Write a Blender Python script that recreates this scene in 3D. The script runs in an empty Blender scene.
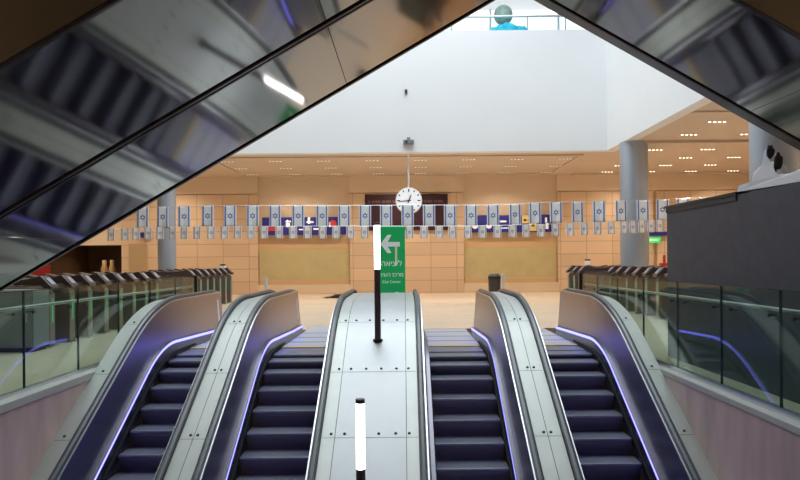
import bpy, math, random
from math import sin, cos, tan, radians as R, pi
random.seed(7)
C = bpy.context.scene.collection
F = 680.0; EYE = 1.6; PX, PY = 405.0, 260.0; ROLL = R(0.5)

def at(px, py, d):
    """world point at depth d (metres from the eye plane) seen at a pixel"""
    dx, dy = px-PX, py-PY
    ux = cos(ROLL)*dx - sin(ROLL)*dy
    uy = sin(ROLL)*dx + cos(ROLL)*dy
    return ux*d/F, d, EYE-uy*d/F

# ------------------------------------------------------------------ materials
def nodes(name):
    m = bpy.data.materials.new(name); m.use_nodes = True
    nt = m.node_tree
    return m, nt, nt.nodes, nt.links, nt.nodes['Principled BSDF']

def mat(name, col, rough=.5, metal=0., spec=.5, noise=0., nscale=8., bump=0., emit=None, estr=0., stretch=None, rnoise=0.):
    m, nt, N, L, b = nodes(name)
    b.inputs['Base Color'].default_value = (*col, 1)
    b.inputs['Roughness'].default_value = rough
    b.inputs['Metallic'].default_value = metal
    b.inputs['Specular IOR Level'].default_value = spec
    if emit:
        b.inputs['Emission Color'].default_value = (*emit, 1)
        b.inputs['Emission Strength'].default_value = estr
    if noise or bump or rnoise:
        tc = N.new('ShaderNodeTexCoord'); mp = N.new('ShaderNodeMapping')
        L.new(tc.outputs['Object'], mp.inputs['Vector'])
        if stretch: mp.inputs['Scale'].default_value = stretch
        nz = N.new('ShaderNodeTexNoise'); nz.inputs['Scale'].default_value = nscale; nz.inputs['Detail'].default_value = 4
        L.new(mp.outputs['Vector'], nz.inputs['Vector'])
        if noise:
            cr = N.new('ShaderNodeValToRGB')
            cr.color_ramp.elements[0].position = .3; cr.color_ramp.elements[1].position = .7
            cr.color_ramp.elements[0].color = (*[c*(1-noise) for c in col], 1)
            cr.color_ramp.elements[1].color = (*[min(1, c*(1+noise)) for c in col], 1)
            L.new(nz.outputs['Fac'], cr.inputs['Fac']); L.new(cr.outputs['Color'], b.inputs['Base Color'])
        if rnoise:
            mr = N.new('ShaderNodeMapRange'); mr.inputs['To Min'].default_value = rough-rnoise; mr.inputs['To Max'].default_value = rough+rnoise
            L.new(nz.outputs['Fac'], mr.inputs['Value']); L.new(mr.outputs['Result'], b.inputs['Roughness'])
        if bump:
            bp = N.new('ShaderNodeBump'); bp.inputs['Strength'].default_value = bump; bp.inputs['Distance'].default_value = .02
            L.new(nz.outputs['Fac'], bp.inputs['Height']); L.new(bp.outputs['Normal'], b.inputs['Normal'])
    return m

def glow(name, col, strength):
    m = bpy.data.materials.new(name); m.use_nodes = True
    N = m.node_tree.nodes; N.clear()
    e = N.new('ShaderNodeEmission'); o = N.new('ShaderNodeOutputMaterial')
    e.inputs['Color'].default_value = (*col, 1); e.inputs['Strength'].default_value = strength
    m.node_tree.links.new(e.outputs[0], o.inputs[0]); return m

def glass(name, tint, ior=1.5):
    m = bpy.data.materials.new(name); m.use_nodes = True
    N = m.node_tree.nodes; L = m.node_tree.links; N.clear()
    o = N.new('ShaderNodeOutputMaterial'); mx = N.new('ShaderNodeMixShader'); f = N.new('ShaderNodeFresnel')
    t = N.new('ShaderNodeBsdfTransparent'); g = N.new('ShaderNodeBsdfGlossy')
    ge = N.new('ShaderNodeNewGeometry'); mi = N.new('ShaderNodeMix'); mi.inputs[2].default_value = ior; mi.inputs[3].default_value = 1/ior
    L.new(ge.outputs['Backfacing'], mi.inputs[0]); L.new(mi.outputs[0], f.inputs['IOR'])
    t.inputs['Color'].default_value = (*tint, 1); g.inputs['Roughness'].default_value = .01
    L.new(f.outputs[0], mx.inputs[0]); L.new(t.outputs[0], mx.inputs[1]); L.new(g.outputs[0], mx.inputs[2]); L.new(mx.outputs[0], o.inputs[0])
    return m

def tiles(name, col, mortar, w, h, rough, gap=.012, axes='XZ', offset=0., vary=.06, spec=.5):
    m, nt, N, L, b = nodes(name)
    tc = N.new('ShaderNodeTexCoord'); sp = N.new('ShaderNodeSeparateXYZ'); cb = N.new('ShaderNodeCombineXYZ')
    L.new(tc.outputs['Object'], sp.inputs[0])
    L.new(sp.outputs[axes[0]], cb.inputs['X']); L.new(sp.outputs[axes[1]], cb.inputs['Y'])
    br = N.new('ShaderNodeTexBrick'); br.offset = offset; br.squash = 1
    br.inputs['Color1'].default_value = (*[c*(1-vary) for c in col], 1); br.inputs['Color2'].default_value = (*[min(1, c*(1+vary)) for c in col], 1)
    br.inputs['Mortar'].default_value = (*mortar, 1)
    br.inputs['Scale'].default_value = 1; br.inputs['Mortar Size'].default_value = gap; br.inputs['Mortar Smooth'].default_value = .2
    br.inputs['Brick Width'].default_value = w; br.inputs['Row Height'].default_value = h
    L.new(cb.outputs[0], br.inputs['Vector']); L.new(br.outputs['Color'], b.inputs['Base Color'])
    b.inputs['Roughness'].default_value = rough; b.inputs['Specular IOR Level'].default_value = spec
    return m

M = {}
M['soffit'] = mat('mirror_steel', (.235, .215, .20), .07, 1, bump=.02, nscale=1.1, rnoise=.02)
M['soffit_edge'] = mat('edge_steel', (.10, .085, .09), .22, 1)
M['truss_side'] = mat('bronze_cladding', (.15, .095, .045), .35, .4, noise=.1, nscale=2)
M['deck'] = mat('brushed_deck', (.47, .495, .50), .42, .45, noise=.03, nscale=3, rnoise=.04)
M['deck_edge'] = mat('deck_edge_steel', (.48, .51, .48), .42, .45, noise=.03, nscale=3)
M['trim'] = mat('bright_trim', (.62, .64, .63), .35, 1)
M['panel'] = mat('balustrade_steel', (.36, .35, .40), .33, 1, rnoise=.04, nscale=6)
M['skirt'] = mat('skirt_steel', (.17, .165, .19), .3, .9)
M['rubber'] = mat('handrail_rubber', (.07, .085, .10), .3, 0, .6)
M['brush'] = mat('brush_black', (.006, .006, .008), .8)
M['tread'] = mat('step_tread', (.20, .21, .24), .38, .4)
M['riser'] = mat('step_riser', (.25, .225, .24), .42, .3)
M['comb'] = mat('comb_steel', (.45, .46, .48), .35, .9)
M['yellow'] = mat('comb_yellow', (.75, .55, .16), .5)
M['plate'] = mat('landing_plate', (.50, .52, .57), .45, .2)
M['groove'] = mat('joint_dark', (.09, .095, .1), .6)
M['bolt'] = mat('bolt_dark', (.05, .05, .055), .4, .6)
M['led'] = glow('blue_led', (.19, .19, 1.0), 4.2)
M['lamp'] = glow('white_tube', (1, .97, .97), 9)
M['lamp_pole'] = mat('lamp_pole', (.15, .115, .115), .45, .3)
M['pale_reflection'] = mat('painted_reflection', (.8, .8, .85), .4)
M['white_wall'] = mat('white_fascia', (.80, .82, .835), .6, noise=.012, nscale=.6)
M['ceil'] = mat('beige_ceiling', (.64, .515, .40), .7)
M['tile'] = tiles('orange_tile', (.80, .58, .39), (.42, .29, .19), 1.26, .61, .35)
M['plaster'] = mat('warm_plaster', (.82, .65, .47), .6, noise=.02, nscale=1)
M['olive'] = mat('olive_shutter', (.64, .55, .29), .5, noise=.05, nscale=2)
M['redwood'] = mat('terracotta_band', (.70, .47, .26), .5)
M['floor'] = tiles('stone_floor', (.78, .66, .52), (.62, .52, .42), 1.2, .6, .24, .006, 'XY', .5, .03)
M['low_floor'] = mat('lower_floor', (.30, .29, .29), .35, noise=.08, nscale=2)
M['pink'] = mat('pink_stone', (.64, .485, .46), .45, noise=.17, nscale=2.2, stretch=(1, 1.6, .35), rnoise=.06)
M['kerb'] = mat('kerb_stone', (.52, .53, .50), .5)
M['glass'] = glass('green_glass', (.77, .88, .83), 1.29)
M['glass_edge'] = mat('glass_edge', (.015, .05, .045), .2)
M['clear'] = glass('clear_glass', (.86, .95, .96), 1.45)
M['steel'] = mat('satin_steel', (.62, .64, .64), .28, 1)
M['col'] = mat('column_paint', (.44, .49, .56), .32, .4)
M['hoard'] = mat('charcoal_board', (.075, .078, .10), .55, noise=.12, nscale=6)
M['hoard_top'] = mat('charcoal_top', (.03, .03, .036), .5)
M['gate_body'] = mat('gate_body', (.24, .205, .18), .35, .6)
M['gate_cap'] = mat('gate_cap', (.07, .05, .045), .3, .2)
M['gate_read'] = mat('gate_reader', (.38, .36, .40), .3, .3)
M['gate_glass'] = glass('gate_glass', (.5, .78, .62), 1.5)
M['gate_light'] = glow('gate_indicator', (.10, .55, .28), .8)
M['white'] = mat('white_paint', (.85, .85, .85), .5)
M['clock_face'] = mat('clock_face', (.9, .9, .93), .4, emit=(.95, .95, 1), estr=.25)
M['black'] = mat('black_plastic', (.02, .02, .022), .4)
M['green_sign'] = mat('green_sign', (.01, .36, .10), .4, emit=(.01, .42, .12), estr=.35)
M['sign_white'] = mat('sign_white', (.9, .9, .9), .5, emit=(1, 1, 1), estr=.25)
M['sign_cream'] = mat('sign_cream', (.85, .86, .55), .5, emit=(.9, .9, .5), estr=.2)
M['sign_blue'] = mat('sign_blue', (.03, .03, .28), .5)
M['sign_red'] = mat('sign_red', (.75, .06, .05), .5)
M['sign_yellow'] = mat('sign_yellow', (.85, .65, .25), .5)
M['display'] = mat('display_dark', (.055, .02, .03), .35)
M['display_text'] = mat('display_text', (.16, .09, .09), .5)
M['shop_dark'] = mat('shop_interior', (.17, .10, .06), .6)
M['shop_pale'] = mat('shop_goods', (.7, .5, .3), .5)
M['red'] = mat('red_board', (.40, .025, .02), .5)
M['door'] = mat('tan_door', (.50, .36, .20), .5)
M['grey_cab'] = mat('grey_cabinet', (.20, .23, .245), .45)
M['turq'] = mat('turquoise_fabric', (.03, .60, .78), .7, noise=.2, nscale=6)
M['globe'] = mat('globe_green', (.28, .40, .36), .5, noise=.25, nscale=5)
M['plastic'] = mat('white_plastic', (.92, .92, .95), .5)
M['rag'] = mat('dark_rag', (.03, .02, .02), .8)
M['dark'] = mat('dark_wall', (.16, .14, .125), .7)
M['added_sky'] = glow('added_skylight_glow', (.86, .94, 1.0), 6.4)
M['window'] = glow('window_daylight', (.94, .98, 1.0), 1.7)
M['spot'] = glow('spot_glow', (1, .86, .66), 6)
M['spot_dim'] = glow('spot_glow_dim', (1, .86, .66), 1.5)
M['exit'] = mat('exit_green', (.02, .5, .12), .4, emit=(.05, .8, .2), estr=.6)

# flag: white cloth, two blue stripes along the long sides, hexagram outline in the middle
def flag_material(name, w, h, white, blue):
    m, nt, N, L, b = nodes(name)
    tc = N.new('ShaderNodeTexCoord'); sp = N.new('ShaderNodeSeparateXYZ'); L.new(tc.outputs['Object'], sp.inputs[0])
    def mth(op, a, b_=None):
        n = N.new('ShaderNodeMath'); n.operation = op
        for i, v in enumerate((a, b_)):
            if v is None: continue
            if isinstance(v, (int, float)): n.inputs[i].default_value = v
            else: L.new(v, n.inputs[i])
        return n.outputs[0]
    x = sp.outputs['X']; z = mth('ADD', sp.outputs['Z'], h/2)
    ax = mth('ABSOLUTE', x)
    stripe = mth('MULTIPLY', mth('GREATER_THAN', ax, w*.31), mth('LESS_THAN', ax, w*.43))
    def tri(sgn):
        e = None
        for k in range(3):
            a = pi/2*sgn + pi + k*2*pi/3
            p = mth('ADD', mth('MULTIPLY', x, cos(a)), mth('MULTIPLY', z, sin(a)))
            e = p if e is None else mth('MAXIMUM', e, p)
        r = w*.105
        return mth('LESS_THAN', mth('ABSOLUTE', mth('SUBTRACT', e, r)), w*.028)
    star = mth('MAXIMUM', tri(1), tri(-1))
    fac = mth('MAXIMUM', stripe, star)
    mx = N.new('ShaderNodeMix'); mx.data_type = 'RGBA'
    L.new(fac, mx.inputs[0]); mx.inputs[6].default_value = (*white, 1); mx.inputs[7].default_value = (*blue, 1)
    L.new(mx.outputs[2], b.inputs['Base Color']); b.inputs['Roughness'].default_value = .8
    return m

# ------------------------------------------------------------------ mesh helpers
class MB:
    def __init__(s): s.v = []; s.f = []; s.mi = []; s.cur = 0
    def quad(s, *p):
        n = len(s.v); s.v += [tuple(q) for q in p]; s.f.append(tuple(range(n, n+len(p)))); s.mi.append(s.cur); return s
    def box(s, x0, x1, y0, y1, z0, z1):
        n = len(s.v)
        s.v += [(x0,y0,z0),(x1,y0,z0),(x1,y1,z0),(x0,y1,z0),(x0,y0,z1),(x1,y0,z1),(x1,y1,z1),(x0,y1,z1)]
        for f in ((0,3,2,1),(4,5,6,7),(0,1,5,4),(1,2,6,5),(2,3,7,6),(3,0,4,7)):
            s.f.append(tuple(n+i for i in f)); s.mi.append(s.cur)
        return s
    def prism(s, poly, axis, a, b):
        """closed polygon (2D) extruded along axis 'x' 'y' or 'z' from a to b"""
        n = len(s.v); k = len(poly)
        for t in (a, b):
            for (p, q) in poly:
                s.v.append({'x': (t, p, q), 'y': (p, t, q), 'z': (p, q, t)}[axis])
        s.f.append(tuple(range(n, n+k))[::-1]); s.f.append(tuple(range(n+k, n+2*k))); s.mi += [s.cur]*2
        for i in range(k):
            j = (i+1) % k
            s.f.append((n+i, n+j, n+k+j, n+k+i)); s.mi.append(s.cur)
        return s
    def rings(s, rings, closed=True, caps=True):
        n = len(s.v); k = len(rings[0])
        for r in rings: s.v += [tuple(p) for p in r]
        for a in range(len(rings)-1):
            for i in range(k if closed else k-1):
                j = (i+1) % k
                s.f.append((n+a*k+i, n+a*k+j, n+(a+1)*k+j, n+(a+1)*k+i)); s.mi.append(s.cur)
        if caps and closed:
            s.f.append(tuple(n+i for i in range(k))[::-1]); s.f.append(tuple(n+(len(rings)-1)*k+i for i in range(k))); s.mi += [s.cur]*2
        return s
    def lathe(s, prof, x, y, z, seg=32, axis='z'):
        rr = []
        for r, h in prof:
            ring = []
            for i in range(seg):
                a = 2*pi*i/seg
                if axis == 'z': ring.append((x+r*cos(a), y+r*sin(a), z+h))
                elif axis == 'y': ring.append((x+r*cos(a), y+h, z+r*sin(a)))
                else: ring.append((x+h, y+r*cos(a), z+r*sin(a)))
            rr.append(ring)
        return s.rings(rr)
    def sweep(s, path, x, sect):
        """sweep a (x-offset, normal-offset) section along a path of (d,z) points in the plane X = x"""
        rr = []
        for i, (d, z) in enumerate(path):
            a = path[max(0, i-1)]; b = path[min(len(path)-1, i+1)]
            tx, tz = b[0]-a[0], b[1]-a[1]; l = math.hypot(tx, tz) or 1
            nx, nz = tz/l, -tx/l            # path runs towards smaller d: normal points up
            rr.append([(x+u, d+nx*w, z+nz*w) for u, w in sect])
        return s.rings(rr)
    def build(s, name, mats, parent=None, smooth=False, bevel=0):
        me = bpy.data.meshes.new(name); me.from_pydata(s.v, [], s.f); me.validate()
        o = bpy.data.objects.new(name, me); C.objects.link(o)
        if not isinstance(mats, (list, tuple)): mats = [mats]
        for m in mats: me.materials.append(m)
        if len(mats) > 1 and len(me.polygons) == len(s.mi): me.polygons.foreach_set('material_index', s.mi)
        import bmesh
        bm = bmesh.new(); bm.from_mesh(me); bmesh.ops.recalc_face_normals(bm, faces=bm.faces)
        bm.to_mesh(me); bm.free()
        if smooth:
            me.polygons.foreach_set('use_smooth', [True]*len(me.polygons)); me.set_sharp_from_angle(angle=R(35))
        if bevel:
            md = o.modifiers.new('bevel', 'BEVEL'); md.width = bevel; md.segments = 2; md.limit_method = 'ANGLE'
        if parent:
            o.parent = parent; o.location = -parent.location      # verts are given in world space
            if parent.parent: o.location = (0, 0, 0)
        return o

def empty(name, loc=(0, 0, 0)):
    o = bpy.data.objects.new(name, None); o.location = loc; o.empty_display_size = .2; C.objects.link(o); return o
def tag(o, label, cat, group=None, kind=None):
    o['label'] = label; o['category'] = cat
    if group: o['group'] = group
    if kind: o['kind'] = kind
    return o
def struct(o, label=None, cat=None):
    o['kind'] = 'structure'
    if label: o['label'] = label; o['category'] = cat
    return o
def copy_tree(o, parent=None):
    c = o.copy(); C.objects.link(c)
    if parent: c.parent = parent
    for ch in list(o.children): copy_tree(ch, c)
    return c
def text_mesh(name, s, size, m, parent, loc, depth=.004, align='CENTER'):
    cu = bpy.data.curves.new(name, 'FONT'); cu.body = s; cu.size = size; cu.extrude = depth; cu.align_x = align
    t = bpy.data.objects.new(name+'_src', cu); C.objects.link(t)
    dg = bpy.context.evaluated_depsgraph_get(); me = bpy.data.meshes.new_from_object(t.evaluated_get(dg))
    bpy.data.objects.remove(t); me.materials.clear(); me.materials.append(m)
    o = bpy.data.objects.new(name, me); C.objects.link(o); o.rotation_euler = (pi/2, 0, 0)
    o.parent = parent; o.location = loc
    return o
ORD = 'zeroth first second third fourth fifth sixth seventh eighth ninth tenth eleventh twelfth thirteenth fourteenth fifteenth sixteenth seventeenth eighteenth nineteenth twentieth'.split()

# ------------------------------------------------------------------ main dimensions
S = tan(R(30)); DJ = 11.14; DEND = 14.5
WL, WR = -4.43, 3.61            # the two stone side walls of the escalator pit
CEIL = 5.68; WALL = 33.0; FAS = 25.7; VL, VR = -8.7, 7.67; FTOP = 10.25
LOWZ = -4.95; DLOW = 3.3

def bend(z0, tilt, off, T, d_end=DEND, dlow=DLOW, n=10):
    """path from the newel end over a smooth knee onto the 30 degree slope; off = z of the slope line at d=DJ"""
    # line 1: z = z0 + tilt*(d_end-d); line 2: z = S*(d-DJ)+off
    dj = (z0 + tilt*d_end - off + S*DJ)/(S+tilt)
    zj = S*(dj-DJ)+off
    p = [(d_end, z0)]
    for i in range(1, 5):
        d = d_end + (dj+T-d_end)*i/4; p.append((d, z0+tilt*(d_end-d)))
    a = (dj+T, zj-tilt*T); c = (dj-T*cos(R(30)), zj-T*sin(R(30)))
    for i in range(1, n+1):
        t = i/n
        p.append(((1-t)**2*a[0]+2*t*(1-t)*dj+t*t*c[0], (1-t)**2*a[1]+2*t*(1-t)*zj+t*t*c[1]))
    for i in range(1, 9):
        d = c[0]+(dlow-c[0])*i/8; p.append((d, S*(d-DJ)+off))
    return p
def resample_z(path, d):
    for (d0, z0), (d1, z1) in zip(path, path[1:]):
        if d1 <= d <= d0: return z0+(z1-z0)*(d0-d)/((d0-d1) or 1)
    return path[0][1] if d > path[0][0] else path[-1][1]

RAIL = bend(.965, 0, .945, 1.1)
LEDP = bend(.155, .03, .275, .7)
NOSE = bend(0, 0, 0, .7, d_end=12.58)

# ------------------------------------------------------------------ camera
cam = bpy.data.cameras.new('camera'); co = bpy.data.objects.new('camera', cam); C.objects.link(co)
cam.sensor_width = 36; cam.lens = F*36/800; cam.shift_x = -5/800; cam.shift_y = 20/800; cam.clip_end = 300
co.location = (0, 0, EYE); co.rotation_euler = (pi/2, ROLL, 0)
bpy.context.scene.camera = co

# ------------------------------------------------------------------ setting: floors, walls, ceilings
g = MB(); g.box(-24, 24, 15.75, WALL+5, -.35, 0); struct(g.build('floor', M['floor']))
g = MB(); g.box(-24, WL-.32, 2.5, 15.75, -.35, 0); struct(g.build('floor', M['floor']))
g = MB(); g.box(WR+.32, 24, 2.5, 15.75, -.35, 0); struct(g.build('floor', M['floor']))
g = MB(); g.box(-24, 24, -8, 2.5, -.35, 0); struct(g.build('floor', M['floor']))
g = MB(); g.box(WL-.3, WR+.3, -8, 16, LOWZ-.3, LOWZ); struct(g.build('floor', M['low_floor']))
# pit side walls in pink stone with pale kerb
for nm, x0, x1 in (('wall_left', WL-.3, WL), ('wall_right', WR, WR+.3)):
    g = MB(); g.box(x0, x1, -8, 15.75, LOWZ, -.04); struct(g.build(nm, M['pink']))
for nm, x0, x1 in (('trim_1', WL-.31, WL+.015), ('trim_2', WR-.015, WR+.31)):
    g = MB(); g.box(x0, x1, 2.5, 15.75, -.04, .06 if x0 < 0 else .035); struct(g.build(nm, M['kerb'], bevel=.008))
g = MB(); g.box(WL, WR, 15.75, 16.05, LOWZ, -.36); struct(g.build('wall_back', M['dark']))
g = MB(); g.box(WL, WR, -8.3, -8, LOWZ, -.36); struct(g.build('wall_front', M['dark']))

# far wall: base plane, projecting tiled piers, warm bays
g = MB(); g.box(-13.75, 24, WALL+.25, WALL+.5, 0, CEIL); struct(g.build('wall_far', M['plaster']))
g = MB(); g.box(-24, -17.8, WALL, WALL+.5, 0, CEIL); struct(g.build('wall_far', M['plaster']))
g = MB(); g.box(-17.8, -13.75, WALL, WALL+.5, 2.45, CEIL); struct(g.build('wall_far', M['plaster']))
for i, (a, b) in enumerate(((-13.75, -7.13), (-2.67, 2.86), (7.42, 12.05), (12.25, 24))):
    g = MB(); g.box(a, b, WALL, WALL+.25, 0, 4.85); struct(g.build('wall_far_pier', M['tile']))
for a, b in ((-13.75, -7.13), (-2.67, 2.86), (7.42, 24)):
    g = MB(); g.box(a, b, WALL-.02, WALL+.25, 4.88, CEIL); struct(g.build('wall_far_frieze', M['plaster']))
for i, (a, b) in enumerate(((-7.13, -2.67), (2.86, 7.42))):
    g = MB(); g.box(a, b, WALL+.13, WALL+.25, 2.15, 2.95); struct(g.build('trim_%d' % (3+i), M['redwood']))
    side = 'near the tall tan door' if i == 0 else 'behind the small dark bin'
    o = empty('roller_shutter', ((a+b)/2, WALL+.2, .45))
    g = MB(); g.box(a+.03, b-.03, WALL+.14, WALL+.2, .68, 2.15); g.build('shutter_curtain', M['olive'], o)
    g = MB()
    for k in range(1, 12): g.box(a+.03, b-.03, WALL+.132, WALL+.141, .68+k*.122, .685+k*.122)
    g.build('slat_joint', M['door'], o)
    g = MB(); g.box(a+.03, b-.03, WALL+.08, WALL+.2, .45, .68); g.build('bottom_rail', M['redwood'], o, bevel=.01)
    tag(o, ('closed olive shutter in the wall bay on the mirrored soffit side of the clock', 'closed olive shutter in the wall bay between clock and dark hoarding')[i], 'shutter', 'closed shutters in the far wall')
    g = MB(); g.box(a, b, WALL-.02, WALL+.24, 0, .45); struct(g.build('baseboard_%s' % ('left', 'right')[i], M['plaster'], bevel=.01))
# shop recess at the far end of the concourse
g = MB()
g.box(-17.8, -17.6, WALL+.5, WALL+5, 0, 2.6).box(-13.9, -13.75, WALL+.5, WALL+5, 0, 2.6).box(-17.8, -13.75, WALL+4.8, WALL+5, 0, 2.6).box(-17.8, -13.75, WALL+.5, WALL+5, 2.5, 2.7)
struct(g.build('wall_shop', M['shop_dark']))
g = MB(); g.box(-14.95, -14.2, WALL+4.7, WALL+4.79, 0, 2.1); struct(g.build('door_1', M['black']))
for i in range(2):
    g = MB(); g.lathe([(.0, 0), (.16, 0), (.19, .25), (.11, .5), (.13, .72), (0, .74)], -16.0+i*.42, WALL+3.2, 1.0, 16)
    tag(g.build('vase', M['shop_pale'], smooth=True), ('pale vase on the dark shop counter, one nearer the red board', 'pale vase on the dark shop counter, one nearer the black doorway')[i], 'vase', 'pale vases in the shop')
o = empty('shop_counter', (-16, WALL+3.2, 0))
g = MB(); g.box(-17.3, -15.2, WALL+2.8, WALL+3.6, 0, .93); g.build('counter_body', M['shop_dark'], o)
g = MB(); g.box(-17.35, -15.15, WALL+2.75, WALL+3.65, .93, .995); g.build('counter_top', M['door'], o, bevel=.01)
tag(o, 'dark brown counter inside the unlit shop recess', 'counter')
o = empty('advertising_board', (-17.4, 31.5, 0))
g = MB(); g.box(-17.4, -16.45, 31.45, 31.55, .25, 1.5); g.build('board', M['red'], o, bevel=.02)
for x in (-17.3, -16.6):
    g = MB(); g.box(x, x+.06, 31.4, 31.6, 0, .25); g.build('foot', M['black'], o)
tag(o, 'red board standing at the mouth of the dark shop', 'board')
# tan door in the tiled wall
o = empty('door_2', (-12.5, WALL, 0)); struct(o)
g = MB(); g.box(-13.35, -12.5, WALL-.06, WALL+.05, 0, 2.5); g.build('door_leaf', M['door'], o)
g = MB(); g.box(-12.68, -12.6, WALL-.12, WALL-.06, 1.0, 1.2); g.build('handle', M['steel'], o)

# ceilings
g = MB(); g.box(VL-.4, VR+.4, FAS+.4, WALL+.5, CEIL, CEIL+.4); struct(g.build('ceiling', M['ceil']))
g = MB(); g.box(VR+.4, 24, -8, WALL+.5, CEIL, CEIL+.4); struct(g.build('ceiling', M['ceil']))
g = MB(); g.box(-24, VL-.4, -8, WALL+.5, CEIL, CEIL+.4); struct(g.build('ceiling', M['ceil']))
n_t = 5
def ctrim(x0, x1, y0, y1, h=.05):
    global n_t
    g = MB(); g.box(x0, x1, y0, y1, CEIL-h, CEIL); struct(g.build('trim_%d' % n_t, M['ceil'])); n_t += 1
ctrim(-7.6, 6.9, 26.6, 26.75); ctrim(-7.6, 6.9, 32.3, 32.45); ctrim(-7.75, -7.6, 26.6, 32.45); ctrim(6.9, 7.05, 26.6, 32.45)
ctrim(VR+.42, 24, 18.9, 19.1); ctrim(VR+.42, 24, 23.6, 24.9, .10); ctrim(VR+.42, 24, 32.4, 33)
# fascia round the void
g = MB(); g.box(VL-.4, VR+.4, FAS, FAS+.4, CEIL-.005, FTOP); struct(g.build('wall_fascia', M['white_wall']))
g = MB(); g.box(VR, VR+.4, -8, FAS, CEIL-.005, FTOP); struct(g.build('wall_fascia', M['white_wall']))
g = MB(); g.box(VL-.4, VL, -8, FAS, CEIL-.005, FTOP); struct(g.build('wall_fascia', M['white_wall']))
# upper storey and roof
g = MB(); g.box(-24, 24, FAS+.4, 46, FTOP-.4, FTOP); struct(g.build('floor', M['white_wall']))
g = MB(); g.box(-24, VL-.4, -8, FAS+.4, FTOP-.4, FTOP).box(VR+.4, 24, -8, FAS+.4, FTOP-.4, FTOP); struct(g.build('floor', M['white_wall']))
ROOF = 17
sx0, sx1, sy0, sy1 = VL+.8, VR-.8, 13.0, FAS-1
g = MB(); g.box(-24, sx0, -8, 46, ROOF, ROOF+.4).box(sx1, 24, -8, 46, ROOF, ROOF+.4).box(sx0, sx1, -8, sy0, ROOF, ROOF+.4).box(sx0, sx1, sy1, 46, ROOF, ROOF+.4)
struct(g.build('ceiling', M['white_wall']))
g = MB(); g.quad((sx0, sy0, ROOF+.15), (sx1, sy0, ROOF+.15), (sx1, sy1, ROOF+.15), (sx0, sy1, ROOF+.15))
o = g.build('added_skylight', M['added_sky']); struct(o)  # unseen glowing panel added to light the void, sized for the falloff
g = MB()
for k in range(1, 8):
    y = sy0+(sy1-sy0)*k/8; g.box(sx0, sx1, y-.1, y+.1, ROOF-.1, ROOF+.1)
g.build('window_frame', M['white'], o)  # bars of the added skylight, unseen like the panel
# outer shell
g = MB(); g.box(-24.3, -24, -8, 46, -.35, ROOF); struct(g.build('wall_left_shell', M['dark']))
g = MB(); g.box(24, 24.3, -8, 46, -.35, ROOF); struct(g.build('wall_right_shell', M['plaster']))
g = MB(); g.box(-24, 24, -8.3, -8, -.35, ROOF); struct(g.build('wall_near', M['dark']))
# glazed wall of the upper storey with daylight behind
g = MB(); g.box(-24, 24, 42, 42.2, FTOP, FTOP+.5).box(-24, -6, 42, 42.2, FTOP+.5, ROOF); struct(g.build('wall_upper', M['white_wall']))
g = MB(); g.quad((-6, 42.1, FTOP+.5), (24, 42.1, FTOP+.5), (24, 42.1, ROOF), (-6, 42.1, ROOF)); o = g.build('window_2', M['window']); struct(o)
g = MB()
for x in (-6, -1.5, 3.0, 5.4, 9.6, 13.5, 18): g.box(x-.06, x+.06, 41.95, 42.15, FTOP+.5, ROOF)
for z in (12.1, 14.4): g.box(-6, 24, 41.95, 42.15, z-.05, z+.05)
g.build('window_frame', M['white'], o)

# ------------------------------------------------------------------ upper gallery: glass balustrade, turquoise bundle, globe
o = empty('gallery_balustrade', (0, 27.2, FTOP))
g = MB(); g.box(VL, VR+2, 27.16, 27.24, FTOP+1.02, FTOP+1.10); g.build('handrail', M['steel'], o, bevel=.02)
for k in range(12):
    x = VL+k*1.52
    g = MB(); g.box(x+.02, x+1.5, 27.19, 27.21, FTOP+.04, FTOP+1.02); g.build('glass_panel', M['clear'], o)
    g = MB(); g.box(x-.02, x+.02, 27.17, 27.23, FTOP, FTOP+1.02); g.build('post', M['steel'], o)
tag(o, 'glass balustrade with steel rail along the upper gallery above the white fascia', 'balustrade')
def blob(g, x, y, z, rx, ry, rz, seed, amp=.12, nu=20, nv=12):
    rnd = random.Random(seed); ph = [rnd.uniform(0, 6) for _ in range(6)]
    rr = []
    for j in range(nv+1):
        t = -pi/2+pi*j/nv; ring = []
        for i in range(nu):
            a = 2*pi*i/nu
            k = 1+amp*(sin(3*a+ph[0]+2*t)+.6*sin(5*a+ph[1]-3*t)+.5*sin(7*t+ph[2]))
            ring.append((x+rx*k*cos(a)*max(.02, cos(t)), y+ry*k*sin(a)*max(.02, cos(t)), z+rz*k*sin(t)))
        rr.append(ring)
    g.rings(rr)
# rows behind the glass need to stand high to show over the fascia
tx, ty, tz = at(507, 26, 28.6)
g = MB(); blob(g, tx, ty, FTOP+.60, .60, .45, .60, 3); blob(g, tx-.5, ty, FTOP+.6, .4, .3, .45, 5); blob(g, tx+.5, ty, FTOP+.62, .4, .3, .5, 8)
tag(g.build('fabric_bundle', M['turq'], smooth=True), 'crumpled turquoise fabric bundle behind the upper gallery glass', 'fabric')
o = empty('globe_ornament', (tx-.1, 29.3, FTOP))
g = MB(); g.lathe([(.0, -.43)]+[(.41*cos(t), .43*sin(t)) for t in [(-pi/2+pi*k/14) for k in range(1, 14)]]+[(.0, .43)], tx-.05, 29.3, FTOP+1.86, 24); g.build('globe', M['globe'], o, smooth=True)
g = MB(); g.lathe([(.2, 0), (.2, .04), (.04, .08), (.04, 1.46)], tx-.05, 29.3, FTOP, 16); g.build('stand', M['steel'], o, smooth=True)
tag(o, 'grey green globe on a stand behind the turquoise bundle', 'ornament')

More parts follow.
